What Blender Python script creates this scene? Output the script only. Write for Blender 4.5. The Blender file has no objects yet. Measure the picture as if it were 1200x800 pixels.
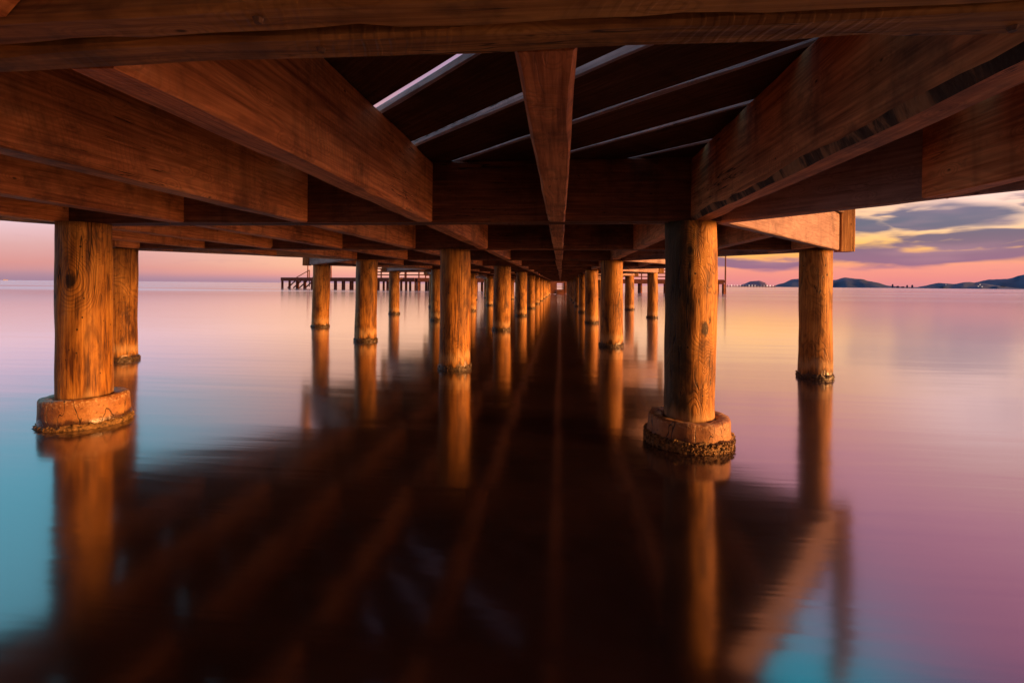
import bpy, bmesh, math, random
from mathutils import Vector, Matrix, noise
random.seed(11)
R = math.radians
S = 0.8                      # camera height over the water, metres; plan measures below are in this unit
F_PX, CX = 589.0, 600.0
YAW = math.atan(57 / 589.0)
ROLL = R(0.5)
HB, HT, HD = 0.41, 0.815, 0.862   # beam bottoms, beam tops, deck surface above camera height
Z0, DZ = 0.80, 2.55          # first row in front of the camera, spacing of the rows
NR = 22
ROWS = range(-2, NR)
def row_z(i): return Z0 + DZ * i
def W(X, Z, H=-1.0): return Vector((X * S, Z * S, (H + 1) * S))

scn = bpy.context.scene
COL = scn.collection

# ------------------------------------------------------------------ helpers
def tag(o, label=None, cat=None, group=None, kind=None):
    for k, v in (('label', label), ('category', cat), ('group', group), ('kind', kind)):
        if v: o[k] = v
    return o
def link(name, bm, mat, parent=None, loc=(0, 0, 0), rot=(0, 0, 0), smooth=False):
    me = bpy.data.meshes.new(name)
    bmesh.ops.recalc_face_normals(bm, faces=bm.faces)
    bm.to_mesh(me); bm.free()
    if smooth:
        for p in me.polygons: p.use_smooth = True
    for m in (mat if isinstance(mat, (list, tuple)) else [mat]): me.materials.append(m)
    o = bpy.data.objects.new(name, me)
    COL.objects.link(o)
    o.location = loc; o.rotation_euler = rot
    if parent: o.parent = parent
    return o
def empty(name, loc=(0, 0, 0), rot=(0, 0, 0), parent=None):
    o = bpy.data.objects.new(name, None); COL.objects.link(o)
    o.location = loc; o.rotation_euler = rot; o.empty_display_size = 0.2
    if parent: o.parent = parent
    return o
def copy_tree(o, parent=None):
    c = o.copy(); COL.objects.link(c)
    if parent: c.parent = parent
    for ch in list(o.children): copy_tree(ch, c)
    return c
def nz(x, y, z, s=1.0): return noise.noise(Vector((x * s, y * s, z * s)))

def timber_bm(L, w, h, seed=0.0, sides=False, rough=0.003, ch=0.008, step=0.12, z0=None, wane=None, bm=None, off=(0, 0)):
    """sawn timber, length along local X, centred in Y, from z0 up; corners chamfered and worn unevenly"""
    bm = bm or bmesh.new()
    if z0 is None: z0 = -h / 2
    n = max(2, int(L / step)) + 1
    rings = []
    for k in range(n):
        x = -L / 2 + L * k / (n - 1)
        c = [ch * (0.6 + 1.1 * abs(nz(x * 5, seed + q * 7.1, 3))) for q in range(4)]
        c = [min(v + .05 * max(0, nz(x * 4.5, seed + q * 3.3, 8) - .28), w * .3, h * .3) for q, v in enumerate(c)]
        ww = None
        if wane:                                  # natural round edge left on one lower corner (+Y or -Y side)
            ww = wane[1] * (0.55 + 0.9 * abs(nz(x * 2.3, seed, 9)) + .25 * nz(x * 11, seed, 4))
        y0, y1, zb, zt = off[0] - w / 2, off[0] + w / 2, z0 + off[1], z0 + h + off[1]
        pts = [(y0 + c[0], zb), (y1 - c[1], zb), (y1, zb + c[1]), (y1, zt - c[2]), (y1 - c[2], zt), (y0 + c[3], zt), (y0, zt - c[3]), (y0, zb + c[0])]
        if ww:
            if wane[0] > 0: pts[1] = (y1 - ww * .55, zb); pts[2] = (y1, zb + ww)
            else: pts[0] = (y0 + ww * .55, zb); pts[7] = (y0, zb + ww)
        r = []
        for j, (y, z) in enumerate(pts):
            d = rough
            r.append(bm.verts.new((x, y + d * nz(x * 3, y * 9 + seed, z * 9), z + d * nz(x * 3 + 50, y * 9, z * 9 + seed))))
        rings.append(r)
    wi = None
    if wane: wi = 1 if wane[0] > 0 else 7
    for a, b in zip(rings, rings[1:]):
        for j in range(8):
            f = bm.faces.new((a[j], a[(j + 1) % 8], b[(j + 1) % 8], b[j]))
            if j == wi or (sides and j != 0): f.material_index = 1
    bm.faces.new(rings[0]); bm.faces.new(rings[-1][::-1])
    return bm
def timber(name, p0, p1, w, hb, ht, mat, parent, seed=None, sides=False, wane=None, rough=0.003, step=0.12):
    """timber between plan points p0 and p1 (X, Z units), underside at hb and top at ht"""
    a, b = W(*p0, hb), W(*p1, hb)
    d = b - a; L = d.length
    seed = random.uniform(0, 90) if seed is None else seed
    bm = timber_bm(L, w * S, (ht - hb) * S, seed, sides=sides, rough=rough, z0=0, wane=wane, step=step)
    return link(name, bm, mat, parent, (a + b) / 2, (0, 0, math.atan2(d.y, d.x)))
def box(bm, c, d, rot=None, mi=0):
    vs = []
    for sx, sy, sz in ((-1,-1,-1),(1,-1,-1),(1,1,-1),(-1,1,-1),(-1,-1,1),(1,-1,1),(1,1,1),(-1,1,1)):
        v = Vector((sx * d[0] / 2, sy * d[1] / 2, sz * d[2] / 2))
        if rot: v = rot @ v
        vs.append(bm.verts.new(v + Vector(c)))
    for f in ((0,3,2,1),(4,5,6,7),(0,1,5,4),(1,2,6,5),(2,3,7,6),(3,0,4,7)):
        bm.faces.new([vs[i] for i in f]).material_index = mi
    return bm
def rod(bm, a, b, r0, r1=None, seg=8):
    a, b = Vector(a), Vector(b); r1 = r1 or r0
    q = (b - a).to_track_quat('Z', 'Y')
    A, B = [], []
    for k in range(seg):
        t = 2 * math.pi * k / seg
        v = Vector((math.cos(t), math.sin(t), 0))
        A.append(bm.verts.new(a + q @ (v * r0))); B.append(bm.verts.new(b + q @ (v * r1)))
    for k in range(seg): bm.faces.new((A[k], A[(k + 1) % seg], B[(k + 1) % seg], B[k]))
    bm.faces.new(A[::-1]); bm.faces.new(B)
    return bm

# ------------------------------------------------------------------ node helper
class NT:
    def __init__(s, tree): s.t = tree; s.n = tree.nodes; s.l = tree.links
    def put(s, sock, v):
        if isinstance(v, bpy.types.NodeSocket): s.l.new(v, sock)
        elif v is not None: sock.default_value = v
    def new(s, t, **k):
        n = s.n.new(t)
        for a, b in k.items(): setattr(n, a, b)
        return n
    def m(s, op, a, b=None, c=None, clamp=False):
        n = s.new('ShaderNodeMath', operation=op, use_clamp=clamp)
        s.put(n.inputs[0], a); s.put(n.inputs[1], b); s.put(n.inputs[2], c)
        return n.outputs[0]
    def vm(s, op, a, b=None):
        n = s.new('ShaderNodeVectorMath', operation=op)
        s.put(n.inputs[0], a)
        if op == 'SCALE': s.put(n.inputs['Scale'], b)
        else: s.put(n.inputs[1], b)
        return n.outputs[0]
    def xyz(s, v):
        n = s.new('ShaderNodeSeparateXYZ'); s.put(n.inputs[0], v); return n.outputs
    def comb(s, x=0., y=0., z=0.):
        n = s.new('ShaderNodeCombineXYZ')
        for i, v in enumerate((x, y, z)): s.put(n.inputs[i], v)
        return n.outputs[0]
    def noise(s, v, scale, detail=2., rough=.5, dist=0.):
        n = s.new('ShaderNodeTexNoise'); s.put(n.inputs['Vector'], v)
        n.inputs['Scale'].default_value = scale; n.inputs['Detail'].default_value = detail
        n.inputs['Roughness'].default_value = rough; n.inputs['Distortion'].default_value = dist
        return n.outputs['Fac']
    def sm(s, v, a, b, c=0., d=1.):
        n = s.new('ShaderNodeMapRange', interpolation_type='SMOOTHSTEP')
        s.put(n.inputs['Value'], v)
        for k, x in zip(('From Min', 'From Max', 'To Min', 'To Max'), (a, b, c, d)): s.put(n.inputs[k], x)
        return n.outputs[0]
    def mix(s, f, a, b, mode='MIX'):
        n = s.new('ShaderNodeMix', data_type='RGBA', blend_type=mode)
        s.put(n.inputs['Factor'], f)
        for i, v in ((6, a), (7, b)):
            if isinstance(v, tuple) and len(v) == 3: v = (*v, 1)
            s.put(n.inputs[i], v)
        return n.outputs[2]
    def ramp(s, f, stops, interp='LINEAR'):
        n = s.new('ShaderNodeValToRGB'); s.put(n.inputs[0], f)
        e = n.color_ramp.elements; n.color_ramp.interpolation = interp
        while len(e) > 1: e.remove(e[0])
        e[0].position = stops[0][0]; e[0].color = (*stops[0][1], 1)
        for p, c in stops[1:]:
            x = e.new(p); x.color = (*c, 1)
        return n.outputs[0]
    def gauss(s, az, el, a0, e0, sa, se):
        u = s.m('DIVIDE', s.m('SUBTRACT', az, a0), sa); v = s.m('DIVIDE', s.m('SUBTRACT', el, e0), se)
        r = s.m('ADD', s.m('MULTIPLY', u, u), s.m('MULTIPLY', v, v))
        return s.m('EXPONENT', s.m('MULTIPLY', r, -1.))
def new_mat(name):
    m = bpy.data.materials.new(name); m.use_nodes = True
    t = NT(m.node_tree); b = m.node_tree.nodes['Principled BSDF']
    return m, t, b
def bump(t, b, h, strength, dist):
    n = t.new('ShaderNodeBump'); n.inputs['Strength'].default_value = strength; n.inputs['Distance'].default_value = dist
    t.put(n.inputs['Height'], h); t.put(b.inputs['Normal'], n.outputs[0]); return n

# ------------------------------------------------------------------ materials
def wood_beam(name, light, mid, dark, saw=1.0, rough=.72, stain=.75):
    m, t, b = new_mat(name)
    co = t.new('ShaderNodeTexCoord').outputs['Object']
    rnd = t.new('ShaderNodeObjectInfo').outputs['Random']
    off = t.comb(t.m('MULTIPLY', rnd, 37.), t.m('MULTIPLY', rnd, 19.), t.m('MULTIPLY', rnd, 53.))
    p = t.vm('ADD', co, off)
    x, y, z = t.xyz(p)
    fib = t.noise(t.comb(t.m('MULTIPLY', x, 3.), t.m('MULTIPLY', y, 90.), t.m('MULTIPLY', z, 90.)), 1., 3., .6)
    field = t.noise(t.comb(t.m('MULTIPLY', x, .9), t.m('MULTIPLY', y, 5.), t.m('MULTIPLY', z, 5.)), 1., 2., .45, .3)
    vo = t.new('ShaderNodeTexVoronoi'); t.put(vo.inputs['Vector'], t.comb(t.m('MULTIPLY', x, 1.6), t.m('MULTIPLY', y, 3.2), t.m('MULTIPLY', z, 3.2)))
    kn = vo.outputs['Distance']
    knot = t.sm(kn, .09, .03)
    halo = t.sm(kn, .45, .05)
    cont = t.m('SINE', t.m('MULTIPLY', t.m('ADD', field, t.m('MULTIPLY', halo, .16)), 110.))
    cont = t.sm(cont, -.2, 1.)
    # circular-saw marks across the timber
    wv = t.m('SINE', t.m('ADD', t.m('MULTIPLY', x, 330.), t.m('ADD', t.m('MULTIPLY', z, 70.), t.m('ADD', t.m('MULTIPLY', y, 90.), t.m('MULTIPLY', t.noise(p, 7., 3.), 16.)))))
    sawm = t.m('MULTIPLY', t.sm(wv, .1, 1.), t.sm(t.noise(p, 2.2, 3.), .5, .68))
    big = t.noise(t.comb(t.m('MULTIPLY', x, 1.1), t.m('MULTIPLY', y, 4.), t.m('MULTIPLY', z, 4.)), 1.3, 4., .6, .4)
    col = t.ramp(t.m('ADD', t.m('MULTIPLY', fib, .5), t.m('MULTIPLY', big, .5)), [(.36, dark), (.5, mid), (.62, light)])
    col = t.mix(t.m('MULTIPLY', cont, .22), col, tuple(c * .45 for c in dark))
    col = t.mix(t.m('MULTIPLY', sawm, .28 * saw), col, tuple(c * .55 for c in mid))
    drip = t.noise(t.comb(t.m('MULTIPLY', x, 9.), t.m('MULTIPLY', y, 2.), t.m('MULTIPLY', z, 1.1)), 1., 3., .6)
    col = t.mix(t.m('MULTIPLY', t.sm(drip, .5, .72), .5 * stain), col, tuple(c * .4 for c in dark))
    col = t.mix(t.m('MULTIPLY', t.sm(t.noise(p, 3.1, 6., .7), .50, .66), .7 * stain), col, (.035, .02, .014))
    col = t.mix(t.m('MULTIPLY', knot, .85), col, (.03, .012, .006))
    crack = t.noise(t.comb(t.m('MULTIPLY', x, 1.3), t.m('MULTIPLY', y, 24.), t.m('MULTIPLY', z, 24.)), 1., 3., .6)
    ck = t.m('MULTIPLY', t.sm(t.m('ABSOLUTE', t.m('SUBTRACT', crack, .6)), .012, .002), t.sm(t.noise(p, 1.7, 1.), .5, .62))
    col = t.mix(t.m('MULTIPLY', ck, .85), col, (.012, .006, .004))
    t.put(b.inputs['Base Color'], col)
    b.inputs['Roughness'].default_value = rough; b.inputs['Specular IOR Level'].default_value = .25
    h = t.m('ADD', t.m('MULTIPLY', fib, .5), t.m('ADD', t.m('MULTIPLY', sawm, .35 * saw), t.m('MULTIPLY', big, .6)))
    h = t.m('SUBTRACT', h, t.m('MULTIPLY', ck, .9))
    bump(t, b, h, .55, .006)
    return m
WOOD = wood_beam('sawn_wood', (.82, .345, .14), (.62, .22, .08), (.27, .08, .028))
WOOD_PALE = wood_beam('weathered_pale_wood', (.42, .27, .23), (.34, .21, .18), (.21, .12, .10), saw=.4, stain=.5)
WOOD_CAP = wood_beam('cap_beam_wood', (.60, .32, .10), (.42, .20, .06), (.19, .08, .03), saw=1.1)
WOOD_CAP_SHADED = wood_beam('shaded_cap_beam_wood', (.28, .10, .04), (.17, .055, .022), (.08, .026, .012), saw=.8)  # cap wood darkened: shade of the recessed rows put into the colour
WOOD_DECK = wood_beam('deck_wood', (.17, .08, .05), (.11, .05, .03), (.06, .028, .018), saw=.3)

WOOD_GREY = wood_beam('lit_weathered_deck_edge', (.58, .48, .50), (.46, .38, .40), (.28, .22, .24), saw=.2, stain=.3)  # weathered grey paled further: light on the gap edges put into the colour
def wood_pile(name, light, mid, dark, knots=(), grain=.42, side_dark=0.):
    m, t, b = new_mat(name)
    co = t.new('ShaderNodeTexCoord').outputs['Object']
    rnd = t.new('ShaderNodeObjectInfo').outputs['Random']
    p = t.vm('ADD', co, t.comb(t.m('MULTIPLY', rnd, 31.), t.m('MULTIPLY', rnd, 47.), t.m('MULTIPLY', rnd, 23.)))
    x, y, z = t.xyz(p); z0 = t.xyz(co)[2]
    field = t.noise(t.comb(t.m('MULTIPLY', x, 4.2), t.m('MULTIPLY', y, 4.2), t.m('MULTIPLY', z, 1.7)), 1., 2., .45, .5)
    vo = t.new('ShaderNodeTexVoronoi'); t.put(vo.inputs['Vector'], t.comb(t.m('MULTIPLY', x, 3.3), t.m('MULTIPLY', y, 3.3), t.m('MULTIPLY', z, 2.3)))
    kn = vo.outputs['Distance']
    knot = t.sm(t.m('ADD', kn, t.m('MULTIPLY', t.noise(p, 40., 2.), .03)), .115, .055)
    halo = t.sm(kn, .5, .05)
    for (kx, ky, kz, kr) in knots:
        dv = t.vm('MULTIPLY', t.vm('SUBTRACT', co, (kx, ky, kz)), (1., 1., .62))
        ln = t.new('ShaderNodeVectorMath', operation='LENGTH'); t.put(ln.inputs[0], dv)
        dk = t.m('ADD', ln.outputs['Value'], t.m('MULTIPLY', t.m('SUBTRACT', t.noise(co, 45., 3.), .5), kr * .9))
        knot = t.m('MAXIMUM', knot, t.sm(dk, kr * 1.15, kr * .6))
        halo = t.m('MAXIMUM', halo, t.m('MULTIPLY', t.sm(ln.outputs['Value'], kr * 5., kr * .4), 1.3))
    cont = t.m('SINE', t.m('MULTIPLY', t.m('ADD', field, t.m('MULTIPLY', halo, .2)), 170.))
    cont = t.m('MULTIPLY', t.sm(cont, -.1, 1.), t.sm(t.noise(p, 2.6, 2.), .33, .6) if grain < .45 else t.sm(t.noise(p, 3.1, 3.), .25, .6))
    fib = t.noise(t.comb(t.m('MULTIPLY', x, 75.), t.m('MULTIPLY', y, 75.), t.m('MULTIPLY', z, 4.)), 1., 3., .6)
    big = t.noise(t.comb(t.m('MULTIPLY', x, 6.), t.m('MULTIPLY', y, 6.), t.m('MULTIPLY', z, 2.2)), 1., 4., .62, .6)
    col = t.ramp(t.m('ADD', t.m('MULTIPLY', fib, .5), t.m('MULTIPLY', big, .5)), [(.38, dark), (.48, mid), (.60, light)])
    col = t.mix(t.m('MULTIPLY', cont, grain), col, tuple(c * .35 for c in dark))
    blotch = t.sm(t.noise(t.comb(t.m('MULTIPLY', x, 5.), t.m('MULTIPLY', y, 5.), t.m('MULTIPLY', z, 1.6)), 1.1, 5., .65, .8), .50, .68)
    col = t.mix(t.m('MULTIPLY', blotch, .85), col, (.05, .018, .007))
    col = t.mix(t.m('MULTIPLY', knot, .92), col, (.012, .006, .004))
    if side_dark:
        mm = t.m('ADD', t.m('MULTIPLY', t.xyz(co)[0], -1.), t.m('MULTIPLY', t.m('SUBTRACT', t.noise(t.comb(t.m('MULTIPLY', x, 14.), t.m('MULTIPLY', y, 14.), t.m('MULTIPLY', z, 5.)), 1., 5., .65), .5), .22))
        col = t.mix(t.m('MULTIPLY', t.sm(mm, .0, .07), side_dark), col, (.035, .028, .010))  # darker green-brown towards the log's left side, border broken by noise
    # drying cracks
    cr = t.noise(t.comb(t.m('MULTIPLY', x, 17.), t.m('MULTIPLY', y, 17.), t.m('MULTIPLY', z, .9)), 1., 2., .5)
    ck = t.m('MULTIPLY', t.sm(t.m('ABSOLUTE', t.m('SUBTRACT', cr, .57)), .010, .002), t.sm(t.noise(p, 2.1, 1.), .45, .6))
    col = t.mix(t.m('MULTIPLY', ck, .9), col, (.01, .005, .003))
    # salt and tide stain near the water
    edge = t.m('ADD', z0, t.m('MULTIPLY', t.m('SUBTRACT', t.noise(t.comb(t.m('MULTIPLY', x, 22.), t.m('MULTIPLY', y, 22.), t.m('MULTIPLY', z, 5.)), 1., 3.), .5), .18))
    col = t.mix(t.m('MULTIPLY', t.m('MULTIPLY', t.sm(edge, .05, .11), t.sm(edge, .2, .12)), .45), col, (.55, .36, .17))
    wet = t.sm(edge, .075, .03)
    col = t.mix(t.m('MULTIPLY', wet, .85), col, (.03, .018, .010))
    t.put(b.inputs['Base Color'], col)
    t.put(b.inputs['Roughness'], t.sm(wet, 0., 1., .62, .3)); b.inputs['Specular IOR Level'].default_value = .3
    h = t.m('ADD', t.m('MULTIPLY', fib, .5), t.m('SUBTRACT', t.m('MULTIPLY', big, .8), t.m('ADD', t.m('MULTIPLY', ck, .9), t.m('MULTIPLY', cont, .25))))
    bump(t, b, h, .6, .008)
    return m
PC = ((.54, .25, .05), (.34, .135, .020), (.10, .034, .009))
PILE = wood_pile('pine_log', *PC)
PILE_L = wood_pile('pine_log_round_knot', *PC, knots=((.03, -.12, .80, .030), (-.075, -.10, .715, .017)))
PILE_R = wood_pile('pine_log_swirling_grain', *PC, knots=((.045, -.115, .59, .024), (-.03, -.12, .98, .016)), grain=.5, side_dark=.85)

def simple(name, col, rough=.8, var=.35, sc=14., bmp=.4, col2=None):
    m, t, b = new_mat(name)
    p = t.new('ShaderNodeTexCoord').outputs['Object']
    n = t.noise(p, sc, 5., .6)
    t.put(b.inputs['Base Color'], t.ramp(n, [(.3, tuple(c * (1 - var) for c in (col2 or col))), (.7, tuple(min(1, c * (1 + var)) for c in col))]))
    b.inputs['Roughness'].default_value = rough; b.inputs['Specular IOR Level'].default_value = .3
    bump(t, b, n, bmp, .01)
    return m
def bark():
    m, t, b = new_mat('bark_edge')
    p = t.new('ShaderNodeTexCoord').outputs['Object']; x, y, z = t.xyz(p)
    n = t.noise(t.comb(t.m('MULTIPLY', x, 14.), t.m('MULTIPLY', y, 6.), t.m('MULTIPLY', z, 6.)), 1., 4., .6, .5)
    n2 = t.noise(p, 60., 4., .6)
    col = t.ramp(n, [(.40, (.035, .018, .012)), (.50, (.09, .045, .028)), (.58, (.42, .20, .09))])
    col = t.mix(t.m('MULTIPLY', n2, .5), col, (.03, .015, .01))
    t.put(b.inputs['Base Color'], col); b.inputs['Roughness'].default_value = .9
    bump(t, b, t.m('ADD', n, t.m('MULTIPLY', n2, .4)), .9, .012)
    return m
BARK = bark()
CRUST = simple('barnacle_crust', (.20, .11, .04), .6, .8, 60., 1., (.05, .028, .012))
WEED = simple('wet_weed_band', (.07, .04, .018), .4, .7, 50., 1., (.02, .012, .006))
def concrete():
    m, t, b = new_mat('cast_concrete')
    p = t.new('ShaderNodeTexCoord').outputs['Object']; z = t.xyz(p)[2]
    n = t.noise(p, 9., 6., .65); n2 = t.noise(p, 55., 3., .6)
    col = t.ramp(n, [(.3, (.12, .045, .015)), (.48, (.27, .105, .03)), (.68, (.40, .19, .06))])
    pits = t.sm(n2, .60, .72); col = t.mix(t.m('MULTIPLY', pits, .7), col, (.05, .022, .01))
    x, y, _ = t.xyz(p)
    cr = t.noise(t.comb(t.m('MULTIPLY', x, 9.), t.m('MULTIPLY', y, 9.), t.m('MULTIPLY', z, 3.)), 1., 3., .5)
    ck = t.sm(t.m('ABSOLUTE', t.m('SUBTRACT', cr, .52)), .012, .003)
    col = t.mix(t.m('MULTIPLY', ck, .85), col, (.012, .006, .004))
    wet = t.sm(t.m('ADD', z, t.m('MULTIPLY', t.m('SUBTRACT', n, .5), .08)), .065, .035)
    col = t.mix(t.m('MULTIPLY', wet, .85), col, (.03, .015, .008))
    rim = t.m('MULTIPLY', t.sm(z, .105, .14), t.sm(t.noise(p, 70., 2.), .5, .62)); col = t.mix(t.m('MULTIPLY', rim, .5), col, (.6, .42, .25))
    t.put(b.inputs['Base Color'], col); t.put(b.inputs['Roughness'], t.sm(wet, 0., 1., .6, .25))
    bump(t, b, t.m('SUBTRACT', t.m('ADD', n, t.m('MULTIPLY', n2, .4)), t.m('ADD', ck, t.m('MULTIPLY', pits, .3))), .7, .012)
    return m
CONC = concrete()
FARWOOD = simple('dark_jetty_wood', (.20, .07, .04), .8, .4, 3., .2)
RAIL = simple('painted_rail', (.33, .22, .2), .6, .2, 3., .1)
STEEL = simple('rusty_steel', (.16, .08, .045), .7, .5, 40., .2)
HILL = simple('hazed_scrub_hillside', (.03, .055, .12), .95, .35, .004, .0)  # distance haze put into the blue base colour
HILL2 = simple('hazed_far_shore', (.085, .065, .14), .95, .2, .004, .0)  # stronger haze put into the colour, for the island and town
PLASTER = simple('pale_plaster', (.5, .42, .4), .8, .15, .05, .0)

# ------------------------------------------------------------------ world: dusk sky
def build_world():
    w = bpy.data.worlds.new('World'); scn.world = w; w.use_nodes = True
    w.node_tree.nodes.clear(); t = NT(w.node_tree)
    d = t.vm('NORMALIZE', t.new('ShaderNodeTexCoord').outputs['Generated'])
    x, y, z = t.xyz(d)
    D = 180 / math.pi
    az = t.m('MULTIPLY', t.m('ARCTAN2', x, y), D)
    el = t.m('MULTIPLY', t.m('ARCSINE', z), D)
    # slow wobble so that no band is ruler-straight
    wob = t.noise(t.comb(t.m('MULTIPLY', az, .06), t.m('MULTIPLY', el, .25), 0.), 1., 3., .55)
    e2 = t.m('ADD', el, t.m('MULTIPLY', t.m('SUBTRACT', wob, .5), t.m('ADD', 1., t.m('MULTIPLY', el, .35))))
    f = t.m('POWER', t.m('MULTIPLY', t.m('MAXIMUM', e2, 0.), 1 / 90.), .5)
    def P(e): return math.sqrt(e / 90.)
    left = t.ramp(f, [(0, (.42, .23, .31)), (P(.6), (.52, .27, .32)), (P(1.5), (.70, .30, .29)), (P(3), (.74, .40, .40)), (P(5), (.84, .55, .60)),
                      (P(8), (.80, .55, .74)), (P(11), (.36, .58, .76)), (P(16), (.22, .78, 1.02)), (P(40), (.42, 1.3, 1.65)), (1, (.16, .36, .6))])
    cen = t.ramp(f, [(0, (.62, .33, .38)), (P(.8), (.90, .36, .30)), (P(2), (1., .50, .32)), (P(5), (1.05, .60, .36)), (P(9), (1., .55, .38)),
                     (P(14), (.8, .42, .40)), (P(22), (.50, .30, .42)), (P(36), (.26, .25, .45)), (1, (.12, .25, .45))])
    rgt = t.ramp(f, [(0, (.62, .24, .29)), (P(.8), (.86, .27, .25)), (P(1.8), (.95, .32, .24)), (P(2.8), (1.1, .46, .13)), (P(4), (1.15, .58, .13)),
                     (P(6), (1.1, .66, .34)), (P(9), (1.05, .54, .26)), (P(13), (1.1, .50, .42)), (P(19), (1.2, .52, .68)), (P(28), (1.15, .38, .70)),
                     (P(36), (.42, .28, .58)), (P(42), (.16, .55, .80)), (1, (.12, .32, .5))])
    back_fill = t.ramp(f, [(0, (.9, .36, .16)), (P(5), (1.1, .48, .2)), (P(14), (.7, .36, .24)), (P(30), (.35, .25, .35)), (1, (.12, .2, .35))])  # unseen orange glow right of and behind the camera, added to fill the wood
    col = t.mix(t.sm(az, -48., -22.), left, cen)
    col = t.mix(t.sm(az, 0., 20.), col, rgt)
    col = t.mix(t.sm(t.m('ABSOLUTE', az), 75., 120.), col, (.20, .12, .17))
    col = t.mix(t.m('MULTIPLY', t.sm(az, 55., 90.), t.sm(az, 165., 125.)), col, back_fill)
    col = t.mix(t.m('MULTIPLY', t.gauss(az, el, 38., 10.5, 7., 4.5), .75), col, (1.25, .92, .95))
    # teal opening high on the right
    teal = t.gauss(az, el, 25., 36., 11., 8.)
    col = t.mix(t.m('MULTIPLY', teal, .9), col, (.08, 1.4, 1.85))
    # layered clouds over the right-hand horizon
    n1 = t.noise(t.comb(t.m('MULTIPLY', az, .16), t.m('MULTIPLY', el, .75), 3.), 1., 2., .4, .1)
    n2 = t.noise(t.comb(t.m('MULTIPLY', az, .26), t.m('MULTIPLY', el, 1.15), 8.), 1., 3.5, .5, .15)
    wa = t.m('ADD', az, t.m('MULTIPLY', t.m('SUBTRACT', n2, .5), 9.)); we = t.m('ADD', el, t.m('MULTIPLY', t.m('SUBTRACT', n1, .5), 2.2))
    blobs = None
    for a0, e0, sa, se, k in ((35.0, 6.1, 4.2, .95, 1.3), (29.5, 5.6, 2., .75, 1.), (38., 4.3, 6., .60, 1.1), (33., 2.9, 9., .85, 1.2), (42., 7.2, 2.6, .7, 1.), (21., 2.3, 6., .6, 1.), (41., 3.2, 5., .8, .9),
                              (24., 8.6, 5., .5, .5), (44., 9.6, 7., .8, .6), (17., 12., 8., .8, .25), (48., 13.5, 8., 1.1, .4)):
        g = t.m('MULTIPLY', t.gauss(wa, we, a0, e0, sa, se), k)
        blobs = g if blobs is None else t.m('MAXIMUM', blobs, g)
    cm = t.m('ADD', blobs, t.m('MULTIPLY', t.m('SUBTRACT', n2, .5), .95))
    cm = t.m('MULTIPLY', t.sm(cm, .06, .62), t.sm(el, .5, 1.2))
    ccol = t.ramp(t.m('MULTIPLY', el, .1), [(.0, (.52, .21, .32)), (.2, (.28, .13, .25)), (.33, (.22, .12, .24)), (.45, (.13, .10, .20)), (.6, (.075, .105, .20)), (.9, (.24, .16, .28))])
    ccol = t.mix(t.m('MULTIPLY', t.sm(n1, .45, .75), .3), ccol, (.55, .28, .35))
    col = t.mix(t.m('MULTIPLY', cm, .92), col, ccol)
    # thin low haze bank along the whole horizon
    low = t.m('MULTIPLY', t.sm(el, 1.0, 0.), t.sm(az, 5., -30.))
    col = t.mix(t.m('MULTIPLY', low, .65), col, (.34, .22, .33))
    bg = t.new('ShaderNodeBackground'); t.put(bg.inputs[0], col); bg.inputs[1].default_value = .5
    sky = t.new('ShaderNodeTexSky', sky_type='NISHITA'); sky.sun_disc = False
    sky.sun_elevation = R(6); sky.sun_rotation = R(104)
    b2 = t.new('ShaderNodeBackground'); t.put(b2.inputs[0], sky.outputs[0]); b2.inputs[1].default_value = .004
    add = t.new('ShaderNodeAddShader'); t.l.new(bg.outputs[0], add.inputs[0]); t.l.new(b2.outputs[0], add.inputs[1])
    out = t.new('ShaderNodeOutputWorld'); t.l.new(add.outputs[0], out.inputs[0])
    w.cycles.sampling_method = 'MANUAL'; w.cycles.sample_map_resolution = 1024
build_world()
sd = bpy.data.lights.new('sun', 'SUN'); sd.energy = 5.; sd.angle = R(16); sd.color = (1., .43, .12)
sun = bpy.data.objects.new('sun', sd); COL.objects.link(sun)
a, e = R(104), R(6)
sun.rotation_euler = (Vector((math.sin(a) * math.cos(e), math.cos(a) * math.cos(e), math.sin(e)))).to_track_quat('Z', 'Y').to_euler()
sun.location = (10, -10, 8)

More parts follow.
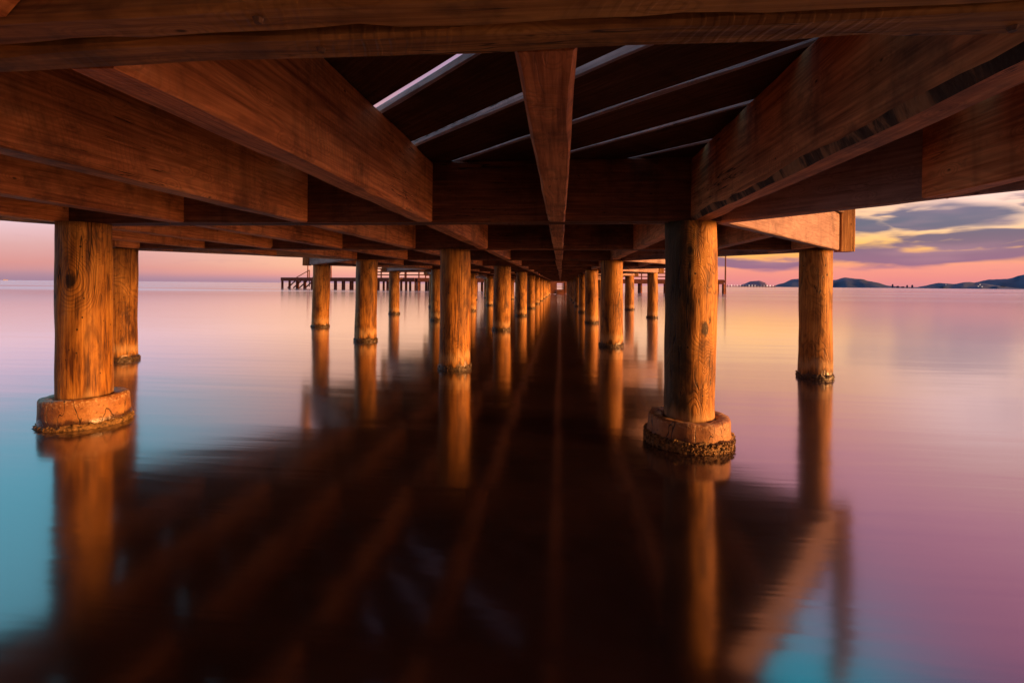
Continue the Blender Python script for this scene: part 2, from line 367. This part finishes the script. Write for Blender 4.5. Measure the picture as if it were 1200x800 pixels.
# ------------------------------------------------------------------ water
def build_water():
    m = bpy.data.materials.new('calm_sea_water'); m.use_nodes = True
    m.node_tree.nodes.clear(); t = NT(m.node_tree)
    geo = t.new('ShaderNodeNewGeometry').outputs['Position']
    x, y, z = t.xyz(geo)
    dist = t.m('SQRT', t.m('ADD', t.m('MULTIPLY', x, x), t.m('MULTIPLY', y, y)))
    r1 = t.noise(t.comb(t.m('MULTIPLY', x, .9), t.m('MULTIPLY', y, 7.), 0.), 1., 3., .55, .3)
    r2 = t.noise(t.comb(t.m('MULTIPLY', x, .35), t.m('MULTIPLY', y, 1.6), 4.), 1., 2., .5, .2)
    r3 = t.noise(t.comb(t.m('MULTIPLY', x, .02), t.m('MULTIPLY', y, .09), 4.), 1., 3., .5, .2)
    h = t.m('ADD', t.m('MULTIPLY', r1, .22), r2)
    bn = t.new('ShaderNodeBump'); bn.inputs['Strength'].default_value = .35; bn.inputs['Distance'].default_value = .02
    t.put(bn.inputs['Height'], h)
    t.put(bn.inputs['Strength'], t.sm(dist, 3., 30., .22, .05))
    far = t.sm(dist, 22., 60.)
    rough = t.m('ADD', t.m('ADD', .125, t.m('MULTIPLY', far, .02)), t.m('MULTIPLY', t.m('MULTIPLY', t.m('SUBTRACT', r3, .5), far), .35))
    gl = t.new('ShaderNodeBsdfGlossy'); t.put(gl.inputs['Roughness'], rough); t.put(gl.inputs['Color'], t.mix(t.sm(dist, 12., 40.), (.97, .93, .95), (.84, .80, .87)))
    t.put(gl.inputs['Normal'], bn.outputs[0])
    df = t.new('ShaderNodeBsdfDiffuse')
    bed = t.noise(geo, 1.4, 4., .6)
    t.put(df.inputs['Color'], t.ramp(bed, [(.35, (.010, .006, .007)), (.7, (.032, .016, .015))]))
    fr = t.new('ShaderNodeFresnel'); fr.inputs['IOR'].default_value = 1.45; t.put(fr.inputs['Normal'], bn.outputs[0])
    fac = t.m('ADD', .075, t.m('MULTIPLY', fr.outputs[0], 1.5), clamp=True)
    mx = t.new('ShaderNodeMixShader'); t.put(mx.inputs[0], fac)
    t.l.new(df.outputs[0], mx.inputs[1]); t.l.new(gl.outputs[0], mx.inputs[2])
    out = t.new('ShaderNodeOutputMaterial'); t.l.new(mx.outputs[0], out.inputs[0])
    bm = bmesh.new()
    E = 40000
    vs = [bm.verts.new(v) for v in ((-E, -E, 0), (E, -E, 0), (E, E, 0), (-E, E, 0))]
    bm.faces.new(vs)
    o = link('water', bm, m); tag(o, kind='structure', label='smooth long-exposure sea mirroring the dusk sky')
build_water()

# ------------------------------------------------------------------ the pier
pier = empty('wooden_pier', (0, 0, 0))
tag(pier, 'long wooden pier on orange log piles, seen from underneath, running away over calm water', 'pier')
XA, XB, XC, XD, XE = -5.45, -3.35, -1.26, .85, 2.83
PR = .142                                             # pile radius, metres
def pile_bm(seed, top, r=PR, hires=True):
    bm = bmesh.new()
    seg, rings = (40, 46) if hires else (16, 8)
    zb = -.6; prev = None
    for k in range(rings + 1):
        z = zb + (top - zb) * k / rings
        cur = []
        for j in range(seg):
            t = 2 * math.pi * j / seg
            q = Vector((math.cos(t), math.sin(t), 0))
            rr = r * (1.03 - .035 * (z / 1.1)) + .010 * nz(q.x * 1.3 + seed, q.y * 1.3, z * 1.5) + .004 * nz(q.x * 4, q.y * 4 + seed, z * 5)
            cur.append(bm.verts.new((q.x * rr + .006 * math.sin(seed + z * 2), q.y * rr + .006 * math.cos(seed * 2 + z * 2), z)))
        if prev:
            for j in range(seg): bm.faces.new((prev[j], prev[(j + 1) % seg], cur[(j + 1) % seg], cur[j]))
        prev = cur
    bm.faces.new(prev)
    return bm
def crust_bm(r, z0, z1, seed, lumps=150, size=.010):
    """a sleeve of barnacles and weed round the waterline"""
    rnd = random.Random(seed); bm = bmesh.new(); seg = 56
    prof = [(-.03, .004), (z0, .012), ((z0 + z1) / 2, .013), (z1, .004), (z1 + .006, -.006)]
    prev = None
    for z, dr in prof:
        cur = []
        for j in range(seg):
            t = 2 * math.pi * j / seg
            k = nz(math.cos(t) * 6 + seed, math.sin(t) * 6, z * 30)
            rr = r + dr + .006 * k; zz = z + (.014 * nz(math.cos(t) * 4, math.sin(t) * 4 + seed, 2) if z > z0 else 0)
            cur.append(bm.verts.new((math.cos(t) * rr, math.sin(t) * rr, zz)))
        if prev:
            for j in range(seg): bm.faces.new((prev[j], prev[(j + 1) % seg], cur[(j + 1) % seg], cur[j]))
        prev = cur
    for k in range(lumps):
        t = rnd.uniform(0, 2 * math.pi); z = z0 + (z1 - z0) * rnd.random() ** 1.4 + .012 * nz(math.cos(t) * 4, math.sin(t) * 4 + seed, 2)
        s = size * rnd.uniform(.5, 1.3); rr = r + .010
        mtx = Matrix.Translation((math.cos(t) * rr, math.sin(t) * rr, z)) @ Matrix.Rotation(t, 4, 'Z') @ Matrix.Rotation(R(90), 4, 'Y')
        bmesh.ops.create_cone(bm, cap_ends=True, segments=5, radius1=s, radius2=s * .4, depth=s * 1.7, matrix=mtx)
    return bm
def collar_bm(seed, r, top, ri, facets=10):
    bm = bmesh.new(); seg = 60
    prof = [(r * 1.03, -.5), (r * 1.03, -.02), (r * 1.01, .04), (r, top * .5), (r * .985, top - .012), (r * .955, top), (ri + .012, top - .004), (ri + .002, top - .02), (ri, top - .09)]
    prev = None
    for i, (rr, z) in enumerate(prof):
        cur = []
        for j in range(seg):
            t = 2 * math.pi * j / seg
            k = 1.
            if i < 6:                                    # cast in a rough board form: slightly faceted
                ph = (t * facets / (2 * math.pi)) % 1 - .5
                k = 1 - .018 * (1 - abs(ph) * 2) + .012 * nz(math.cos(t) * 3 + seed, math.sin(t) * 3, z * 6) + .006 * nz(math.cos(t) * 14 + seed, math.sin(t) * 14, z * 20)
            zz = z + (.007 * nz(math.cos(t) * 3, math.sin(t) * 3 + seed, 5) if i >= 4 else 0)
            cur.append(bm.verts.new((math.cos(t) * rr * k, math.sin(t) * rr * k, zz)))
        if prev:
            for j in range(seg): bm.faces.new((prev[j], prev[(j + 1) % seg], cur[(j + 1) % seg], cur[j]))
        prev = cur
    return bm
ZT = (HB + 1) * S - .001
protos, crusts, farproto = [], [], None
def make_pile(X, Z, near, k):
    loc = W(X, Z)
    row1 = 3 < Z < 3.5
    PR = .124 if row1 else (.131 if X > 2.5 else .142)
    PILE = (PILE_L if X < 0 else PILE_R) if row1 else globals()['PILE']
    if near:
        bm = pile_bm(3.7 * k + 1, ZT, PR)
        o = link('pile', bm, PILE, pier, loc, (0, 0, 0), smooth=True)
        b = link('barnacle_band', crust_bm(PR * 1.035, .0, .04, k, lumps=120, size=.006), WEED, o)
    else:
        if len(protos) < 4:
            o = link('pile', pile_bm(9.1 * k, ZT, hires=False), PILE, pier, loc, (0, 0, 0), smooth=True)
            b = link('barnacle_band', crust_bm(PR * 1.035, .0, .04, k, lumps=30, size=.006), WEED, o)
            protos.append(o)
        else:
            o = copy_tree(protos[k % 4], pier); o.location = loc; o.rotation_euler = (0, 0, random.uniform(0, 6.28))
    return o
cnt = 0
for i in ROWS:
    for X in ((XB, XD) if i % 2 else (XA, XC, XE)):
        cnt += 1
        Z = row_z(i)
        if i == 0 and X == XC: X -= .06
        if i > 1: X += random.uniform(-.03, .03)
        if i == 1: X, Z = (X - .03, Z - .07) if X < 0 else (X - .02, Z)
        if i == 2 and X < -5: X = XA - .12
        p = make_pile(X, Z, -1 <= i <= 6, cnt)
        if i not in (1, 2):
            p.rotation_euler = (R(random.uniform(-.7, .7)), R(random.uniform(-.7, .7)), random.uniform(-3, 3)); k_ = random.uniform(.95, 1.05); p.scale = (k_, k_, 1)
        if i == 1:
            left = X < 0
            for ch in list(p.children): bpy.data.objects.remove(ch)
            top = .155 if left else .137
            c = link('collar', collar_bm(2.2 if left else 7.7, .207, top, .129), CONC, p, (.012 if left else 0, 0, 0), (0, R(-2.2) if left else R(.8), 0), smooth=True)
            cr = link('barnacle_band', crust_bm(.207, .0, .022 if left else .05, 40 + cnt, lumps=140 if left else 800, size=.006 if left else .009), CRUST, c)
            tag(p, ('log pile with a dark round knot, standing in a tilted round concrete collar' if left else 'log pile with swirling grain, standing in a cracked concrete collar crusted with barnacles'))

BOLTS = []
# outline of the pier: it steps in and out so that its edge is a zigzag
def lb(i): return -3.56 if i % 2 else -5.70
def rb(i): return 1.03 if i % 2 else 3.04
def edge_at(Z, side):
    u = (Z - Z0) / DZ; i = math.floor(u); f = u - i
    g = lb if side < 0 else rb
    return g(i) * (1 - f) + g(i + 1) * f
# cap beams: two planks side by side over every row
CW = .080
for i in ROWS:
    x0, x1 = lb(i) + .03, rb(i) - .03
    for s in (-1, 1):
        if i == 0: st = .05
        else: st = .25
        timber('cap_beam', (x0, row_z(i) + s * .048), (x1, row_z(i) + s * .048), CW, HB, HT - .004 * (s > 0), WOOD_CAP if i == 0 else WOOD_CAP_SHADED, pier, rough=.005 if i == 0 else .003, step=st)
    if i in (0, 1, 2):
        caps = [o for o in COL.objects if o.name.startswith('cap_beam')][-2:]
        for cb_ in caps:
            L_ = (x1 - x0) * S
            for q in range(9):
                bx = -L_ / 2 + L_ * (q + .5) / 9 + random.uniform(-.12, .12); by = random.uniform(-.012, .012)
                bm = bmesh.new(); bmesh.ops.create_cone(bm, cap_ends=True, segments=8, radius1=.007, radius2=.0045, depth=.006, matrix=Matrix.Translation((bx, by, -.002)) @ Matrix.Rotation(math.pi, 4, 'X'))
                link('bolt', bm, STEEL, cb_)
# stringers between the cap beams
SX = (-5.3, -4.43, -3.55, -2.67, -1.77, -.905, -.03, .87, 1.70, 2.58)
SW = .112
far_bm = bmesh.new(); nstr = 0
for i in list(ROWS)[:-1]:
    za, zb = row_z(i) + .090, row_z(i + 1) - .090
    for k, X in enumerate(SX):
        # stop at the diagonal edge beams
        a_, b_ = za, zb
        side = -1 if X < -1 else 1
        def inside(Z, w=SW / 2): 
            E = edge_at(Z, side)
            return (X > E + .02) if side < 0 else (X < E - .02)
        n = 60; zs = [za + (zb - za) * q / n for q in range(n + 1) if inside(za + (zb - za) * q / n)]
        if len(zs) < 8: continue
        a_, b_ = zs[0], zs[-1]
        dx = random.uniform(-.012, .012) if i > 1 else 0
        if i <= 9:
            wane = (-1, .055) if (i == 0 and X == .87) else ((1, .02) if i == 0 and X == -1.77 else None)
            # local +Y after rotation (beam runs +Z plan) is toward -X
            if wane: wane = (-wane[0], wane[1]) if False else wane
            top = HT - .006
            if wane and X == .87: wane = (1, .034)
            o = timber('stringer', (X + dx, a_), (X + dx, b_), SW, HB + (.004 if i else 0), top, [WOOD, BARK], pier, wane=wane, step=.06 if i < 2 else .2, rough=.004 if i < 2 else .002)
            if i == 0 and X == .87: tag(o, 'big stringer with a dark bark-covered lower edge')
            if i == 0 and X == -.03: tag(o, 'central stringer of the nearest bay, reaching over the camera')
        else:
            c = (W(X, a_, HB) + W(X, b_, HB)) / 2
            box(far_bm, (c.x, c.y, c.z + (HT - HB) * S / 2), (SW * S, (b_ - a_) * S, (HT - HB) * S - .01))
fs = link('stringer', far_bm, WOOD, pier); tag(fs, kind='stuff', label='stringers of the far bays')
# diagonal edge beams of the zigzag outline, and the tall posts at its tips
for i in list(ROWS)[:-1]:
    for g, side in ((lb, -1), (rb, 1)):
        p0, p1 = (g(i), row_z(i)), (g(i + 1), row_z(i + 1))
        d = Vector((p1[0] - p0[0], p1[1] - p0[1])).normalized()
        e0 = .0 if i % 2 else .05; e1 = .05 if i % 2 else 0.
        q0 = (p0[0] + d.x * e0, p0[1] + d.y * e0); q1 = (p1[0] - d.x * e1, p1[1] - d.y * e1)
        timber('edge_beam', q0, q1, .078, HB - .003, HT - .003, WOOD_PALE, pier, step=.1)
for i in ROWS:
    if i % 2: continue
    for g, side in ((lb, -1), (rb, 1)):
        c = W(g(i) + side * .085, row_z(i), HB - .015)
        bm = timber_bm(2.15 * S, .15 * S, .15 * S, 5 + i)
        o = link('railing_post', bm, WOOD_CAP, pier, c + Vector((0, 0, 1.075 * S)), (0, R(-90), R(0)))
# deck planks laid at 45 degrees
random.seed(5)
stuff_bm = bmesh.new(); nd = 0
PITCH = .577; c_lo = row_z(-2) - 3; c_hi = row_z(NR - 1) + 3
gaps = {0: .075, 1: .075, 2: .045, 3: .05, 4: .055}
k = int((c_lo - 1.43) / PITCH)
s2 = math.sqrt(.5)
planks = []
while 1.43 + k * PITCH < c_hi:
    ca, cb = 1.43 + k * PITCH, 1.43 + (k + 1) * PITCH
    ga, gb = gaps.get(k, .018), gaps.get(k + 1, .018)
    ca += ga / 2; cb -= gb / 2
    cm = (ca + cb) / 2; run = None
    for q in range(0, 401):
        X = -6.2 + 10 * q / 400; Z = cm - X
        ok = row_z(-2) < Z < row_z(NR - 1) and edge_at(Z, -1) - .05 < X < edge_at(Z, 1) + .05
        if ok and run is None: run = X
        if (not ok or q == 400) and run is not None:
            if X - run > .15:
                if 0 <= k + 1 <= 5 and run < -1.9 < X:      # butt joint over a stringer; the outer boards were laid tight
                    planks.append((run, -1.775, 1.43 + (k + .5) * PITCH, (PITCH - .016) * s2)); planks.append((-1.765, X, cm, (cb - ca) * s2))
                else: planks.append((run, X, cm, (cb - ca) * s2))
            run = None
    k += 1
planks.sort(key=lambda p: abs(p[2] - 2.5))
for n, (xa, xb, cm, w) in enumerate(planks):
    if n < 95:
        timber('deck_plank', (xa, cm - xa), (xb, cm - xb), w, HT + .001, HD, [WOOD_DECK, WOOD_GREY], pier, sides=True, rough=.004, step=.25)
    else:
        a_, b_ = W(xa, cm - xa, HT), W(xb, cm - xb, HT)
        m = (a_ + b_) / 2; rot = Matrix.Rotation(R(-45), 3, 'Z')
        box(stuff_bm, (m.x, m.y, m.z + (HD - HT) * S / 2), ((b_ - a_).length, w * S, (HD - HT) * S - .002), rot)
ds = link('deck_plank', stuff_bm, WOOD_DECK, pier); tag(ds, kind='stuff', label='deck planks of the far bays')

# ------------------------------------------------------------------ camera
cd = bpy.data.cameras.new('camera'); cam = bpy.data.objects.new('camera', cd); COL.objects.link(cam)
Fw = Vector((-math.sin(YAW), math.cos(YAW), 0)); Rt = Vector((math.cos(YAW), math.sin(YAW), 0)); Up = Vector((0, 0, 1))
r_, u_ = Rt * math.cos(ROLL) + Up * math.sin(ROLL), Up * math.cos(ROLL) - Rt * math.sin(ROLL)
M = Matrix((( r_.x, u_.x, -Fw.x, 0), (r_.y, u_.y, -Fw.y, 0), (r_.z, u_.z, -Fw.z, S), (0, 0, 0, 1)))
cam.matrix_world = M
cd.sensor_width = 36; cd.lens = F_PX / 1200 * 36; cd.shift_y = -66.5 / 1200
cd.clip_start = .02; cd.clip_end = 80000
scn.camera = cam
# plan position of a thing seen in column px at a distance
def az_of(px): return math.atan((px - CX) / F_PX) - YAW
def plan(px, dist):
    a = az_of(px); return dist * math.sin(a), dist * math.cos(a)
def height_px(px, n, dist):                       # metres for n pixels above the horizon at a distance
    return n / F_PX * dist * math.cos(az_of(px) + YAW)

# ------------------------------------------------------------------ far bathing jetty
def jetty():
    J = empty('bathing_jetty', (0, 62, 0))
    tag(J, 'dark railed jetty on short posts crossing the open water beyond the end of the pier', 'jetty')
    o0 = Vector((0, 62, 0))
    pts = [Vector((-39.6, 70.5, 0)), Vector((-17.5, 62.5, 0)), Vector((18.2, 59.5, 0))]
    zt, th = 1.55, .5
    for a_, b_ in zip(pts, pts[1:]):
        d = (b_ - a_); L = d.length; u = d.normalized(); nrm = Vector((-u.y, u.x, 0)); ang = math.atan2(u.y, u.x)
        mid = (a_ + b_) / 2
        link('deck', timber_bm(L, 3.4, th, 3, z0=zt - th, step=2.), FARWOOD, J, mid - o0, (0, 0, ang))
        n = int(L / 1.45)
        for k in range(n + 1):
            for s in (-1.4, 1.4):
                q = a_ + u * (L * k / n) + nrm * s
                if abs(q.x + 1.2) < 3 and q.y < 62: continue
                bm = bmesh.new(); rod(bm, (0, 0, -.8), (0, 0, zt - th), .17, .16, 10)
                link('pile', bm, FARWOOD, J, q - o0)
    # left end: cross braces under the deck
    u = (pts[1] - pts[0]).normalized()
    for k in range(5):
        q = pts[0] + u * (.3 + k * 1.15) + Vector((.2, -1.5, 0)); bm = bmesh.new()
        rod(bm, (0, 0, .05), (.95, .35, zt - th), .09); link('brace', bm, FARWOOD, J, q - o0)
    # bathing ladders with raised handrails at the left end
    for k in (4.1, 7.2):
        q = pts[0] + u * k + Vector((.6, -1.6, 0)); l = empty('ladder', q - o0, parent=J)
        for s in (0, .5):
            bm = bmesh.new(); rod(bm, (-1.9, s * .2, zt), (0, s * .2, zt + 1.05), .045); rod(bm, (0, s * .2, zt + 1.05), (0, s * .2, zt - 1.3), .045)
            link('handrail', bm, STEEL, l)
    # tall lamp posts
    for px in (365.5, 392.5, 463, 478, 846):
        t_ = math.tan(az_of(px))
        # meet the near edge of the jetty
        for a_, b_ in zip(pts, pts[1:]):
            d = b_ - a_; s = (t_ * a_.y - a_.x) / (d.x - t_ * d.y)
            if 0 <= s <= 1.02:
                q = a_ + d * s; bm = bmesh.new(); h = 3.6 if px < 800 else 4.6
                rod(bm, (0, 0, zt if px < 800 else -.5), (0, 0, h), .10, .07)
                link('lamp_post', bm, FARWOOD, J, q - o0 + Vector((0, -1.2, 0)))
    # open railings along the middle and right stretches
    def rails(p, q, n, fences=3):
        d = q - p; L = d.length; mid = (p + q) / 2; ang = math.atan2(d.y, d.x)
        g = empty('railing', mid - o0, (0, 0, ang), J)
        for k in range(n + 1):
            bm = bmesh.new(); box(bm, (-L / 2 + L * k / n, 0, zt + .62), (.13, .13, 1.24)); link('post', bm, FARWOOD, g)
        for k in range(fences):
            bm = bmesh.new(); box(bm, (0, -.08, zt + .35 + k * .40), (L, .05, .13)); link('rail', bm, FARWOOD, g)
    nr = Vector((0, -1.55, 0)); fr = Vector((0, 1.5, 0))
    a_, b_, c_ = pts
    rails(a_ + (b_ - a_) * .58 + nr, b_ + nr, 5); rails(b_ + nr, b_ + (c_ - b_) * .38 + nr, 9)
    rails(b_ + (c_ - b_) * .38 + fr, c_ + fr, 13); rails(b_ + fr, b_ + (c_ - b_) * .3 + fr, 7)
    # stair flights going down to the water
    for s in (.86, 1.15, 1.32):
        q = (a_ + (b_ - a_) * s if s < 1 else b_ + (c_ - b_) * (s - 1)) + Vector((0, -1.9, 0))
        st = empty('stair', q - o0, parent=J)
        for yy in (0, -.7):
            bm = bmesh.new(); rod(bm, (-.9, yy, .1), (.9, yy, zt), .08); link('stringer', bm, FARWOOD, st)
            bm = bmesh.new(); rod(bm, (-.9, yy, 1.1), (.9, yy, zt + 1.), .05); link('handrail', bm, FARWOOD, st)
        for k in range(5):
            bm = bmesh.new(); f = (k + .5) / 5; box(bm, (-.9 + 1.8 * f, -.35, .1 + (zt - .1) * f), (.3, .7, .05)); link('tread', bm, FARWOOD, st)
    # cross arm and hanging ring low on the rightmost post
    q = pts[2] + Vector((-.3, -1.2, 0)); bm = bmesh.new(); rod(bm, (-2., 0, 1.35), (.35, 0, 1.35), .13); rod(bm, (-1.9, 0, .35), (-.9, 0, -.05), .1)
    link('mooring_arm', bm, FARWOOD, J, q - o0)
jetty()
# steel ladder frame closing the far end of the tunnel
def end_gate():
    g = empty('boarding_gate', W(-.02, row_z(NR - 1) + 1.2)); tag(g, 'small slatted gate closing the bright far end under the pier', 'gate')
    for x in (-.34, .16, .34):
        bm = bmesh.new(); box(bm, (x, 0, .7), (.07, .06, 1.9)); link('post', bm, FARWOOD, g)
    for z in (.62, .80, .98):
        bm = bmesh.new(); box(bm, (0, -.05, z), (.62, .03, .035)); link('rail', bm, FARWOOD, g)
    for x in (-.80, .80):
        bm = bmesh.new()
        for q in range(7): box(bm, (x, -.05 - .004 * (q % 2), .1 + q * .145), (.84, .04, .15 - .01 * (q % 2)))
        link('side_screen', bm, FARWOOD, g)
    bm = bmesh.new(); box(bm, (0, -.1, .2), (.61, .08, .42)); link('step_board', bm, FARWOOD, g)
end_gate()

# ------------------------------------------------------------------ far shore
def hill(pts, dist, depth, mat, label, seed):
    """a ridge: profile given as (column, pixels above the horizon); real slopes in front of and behind the crest"""
    bm = bmesh.new(); cols = []
    n = 90; x0, x1 = pts[0][0], pts[-1][0]
    def prof(px):
        for (a_, ha), (b_, hb_) in zip(pts, pts[1:]):
            if a_ <= px <= b_:
                f = (px - a_) / (b_ - a_); f = f * f * (3 - 2 * f) * .6 + f * .4
                return ha + (hb_ - ha) * f
        return 0
    for k in range(n + 1):
        px = x0 + (x1 - x0) * k / n; h = prof(px) * (1 + .05 * nz(px * .13, seed, 0)) + .25 * nz(px * .5, seed, 1)
        col = []
        for j, (dd, fh) in enumerate(((-1, 0), (-.8, .22), (-.55, .5), (-.25, .83), (0, 1), (.3, .8), (.7, .35), (1, 0))):
            D = dist + dd * depth + (150 * nz(px * .06, j * .7, seed) if 0 < j < 7 else 0)
            X, Y = plan(px, D); H = max(0, height_px(px, max(h, 0), dist)) * fh * (1 + (.14 * nz(px * .1, j, seed) if fh not in (0, 1) else 0))
            col.append(bm.verts.new((X, Y, H - (6 if fh == 0 else 0))))
        cols.append(col)
    for a_, b_ in zip(cols, cols[1:]):
        for j in range(7): bm.faces.new((a_[j], a_[j + 1], b_[j + 1], b_[j]))
    o = link('hill', bm, mat, smooth=True); tag(o, label, kind='structure')
hill([(864, 0), (871, 3), (880, 6.6), (890, 7.2), (896, 5.5), (901, 0)], 9000, 500, HILL2, 'small hazy round island on the horizon', 1)
hill([(903, 0), (915, 4), (930, 9.5), (940, 10.5), (960, 8), (978, 9), (990, 12), (1005, 10.5), (1025, 7), (1042, 2.5), (1060, 1.5), (1085, 1.2), (1100, 0)], 6000, 500, HILL, 'dark peaked hill behind the right pile', 2)
hill([(1070, 0), (1080, 2.5), (1100, 6.5), (1118, 5.5), (1135, 8), (1150, 6.5), (1170, 4), (1192, 1), (1205, 0)], 4800, 400, HILL, 'low dark foothills on the far shore', 3)
hill([(1125, 0), (1140, 7), (1160, 11), (1180, 12), (1200, 17), (1230, 22), (1290, 16), (1350, 0)], 6500, 600, HILL, 'tall teal headland at the right edge', 4)
def glow(name, col, e):
    m = bpy.data.materials.new(name); m.use_nodes = True; b = m.node_tree.nodes['Principled BSDF']
    b.inputs['Base Color'].default_value = (*col, 1); b.inputs['Emission Color'].default_value = (*col, 1); b.inputs['Emission Strength'].default_value = e
    return m
LAMP = glow('lamp_glow', (1., .80, .62), .65)
# long low shore promenade with lamps, left of the hills
def promenade():
    X0, Y0 = plan(849, 700); X1, Y1 = plan(908, 700)
    c = Vector(((X0 + X1) / 2, (Y0 + Y1) / 2, 0)); d = Vector((X1 - X0, Y1 - Y0, 0)); L = d.length; ang = math.atan2(d.y, d.x)
    P = empty('lit_promenade', c, (0, 0, ang)); tag(P, 'distant low promenade on posts with a row of small lit lamps, before the island', 'promenade')
    link('deck', timber_bm(L, 3, .45, 2, z0=.9, step=4.), FARWOOD, P)
    n = 17
    for k in range(n + 1):
        x = -L / 2 + L * k / n; hh = random.uniform(1.5, 2.3)
        bm = bmesh.new(); rod(bm, (x, 0, -.5), (x, 0, hh + .9), .3); link('pile', bm, FARWOOD, P)
        if k % 1 == 0 and k < n:
            xx = x + L / n / 2; bm = bmesh.new(); bmesh.ops.create_icosphere(bm, subdivisions=1, radius=random.uniform(.25, .7), matrix=Matrix.Translation((xx, -.4, 2.3)))
            pp = bmesh.new(); rod(pp, (xx, 0, .9), (xx, 0, 2.2), .1); lp = link('lamp_post', pp, FARWOOD, P); link('lamp', bm, LAMP, lp)
promenade()
for n, (px, w, h, lab) in enumerate(((1046, 1.6, 4.2, 'narrow tower block at the left end of the far town'), (1052, 2.4, 2.4, 'low wide block beside the leftmost tower of the far town'),
                        (1063, 1.6, 3.4, 'slim block in the middle of the far town'), (1069, 1.8, 3.6, 'rightmost tall block of the far town'), (1058, 3., 1.9, 'flat block low on the water in the far town'))):
    D = 5200; X, Y = plan(px, D); ww = height_px(px, w, D); hh = height_px(px, h, D)
    b = empty('apartment_block', (X, Y, 0), (0, 0, -az_of(px))); tag(b, lab, 'building', 'blocks of the far town')
    bm = bmesh.new(); box(bm, (0, 0, hh / 2), (ww, ww * .8, hh)); link('wall', bm, HILL2, b)
    bm = bmesh.new(); box(bm, (ww * .1, 0, hh + hh * .05), (ww * .5, ww * .4, hh * .12)); link('roof', bm, HILL2, b)
for n, (px, up, lab) in enumerate(((1148.5, 5.0, 'uppermost lit white house on the far hillside'), (1146.5, 3., 'lower left lit white house on the far hillside'), (1151, 2.7, 'lower right lit white house on the far hillside'), (1108.5, 4.6, 'lone faintly lit house on the low foothill'))):
    D = 4330; X, Y = plan(px, D); z = height_px(px, up, D); s = 8 if n < 3 else 5
    b = empty('house', (X, Y, z), (0, 0, -az_of(px))); tag(b, lab, 'house', 'lit houses on the far hills')
    bm = bmesh.new(); box(bm, (0, 0, 0), (s, s, s * .5)); link('wall', bm, PLASTER, b)
    bm = bmesh.new(); box(bm, (0, -s * .51, 0), (s * .55, .4, s * .28)); link('window', bm, LAMP, b)
# small boat far out on the left horizon
X, Y = plan(6, 2600)
bt = empty('fishing_boat', (X, Y, 0), (0, 0, R(20))); tag(bt, 'tiny pale boat on the far left horizon', 'boat')
bm = bmesh.new()
hull = [(-7, 0, 1.4), (-7, 1.8, 1.4), (3, 2, 1.5), (9, 0, 2.4), (3, -2, 1.5), (-7, -1.8, 1.4)]
tv = [bm.verts.new(v) for v in hull[1:]]; bv = [bm.verts.new((v[0] * .85, v[1] * .6, -.5)) for v in hull[1:]]
for k in range(5): bm.faces.new((tv[k], tv[(k + 1) % 5], bv[(k + 1) % 5], bv[k]))
bm.faces.new(tv); link('hull', bm, PLASTER, bt)
bm = bmesh.new(); box(bm, (-2, 0, 2.5), (4, 2.4, 2.2)); link('cabin', bm, PLASTER, bt)
bm = bmesh.new(); rod(bm, (-1, 0, 3), (-1, 0, 7), .12); link('mast', bm, STEEL, bt)

# ------------------------------------------------------------------ render settings
scn.view_settings.view_transform = 'Standard'; scn.view_settings.look = 'None'
scn.view_settings.gamma = 1.0; scn.view_settings.exposure = 1.0
scn.render.engine = 'CYCLES'
scn.cycles.use_denoising = True
scn.cycles.max_bounces = 8; scn.cycles.diffuse_bounces = 4; scn.cycles.glossy_bounces = 4
scn.cycles.caustics_reflective = True; scn.cycles.blur_glossy = .5
scn.cycles.sample_clamp_indirect = 6
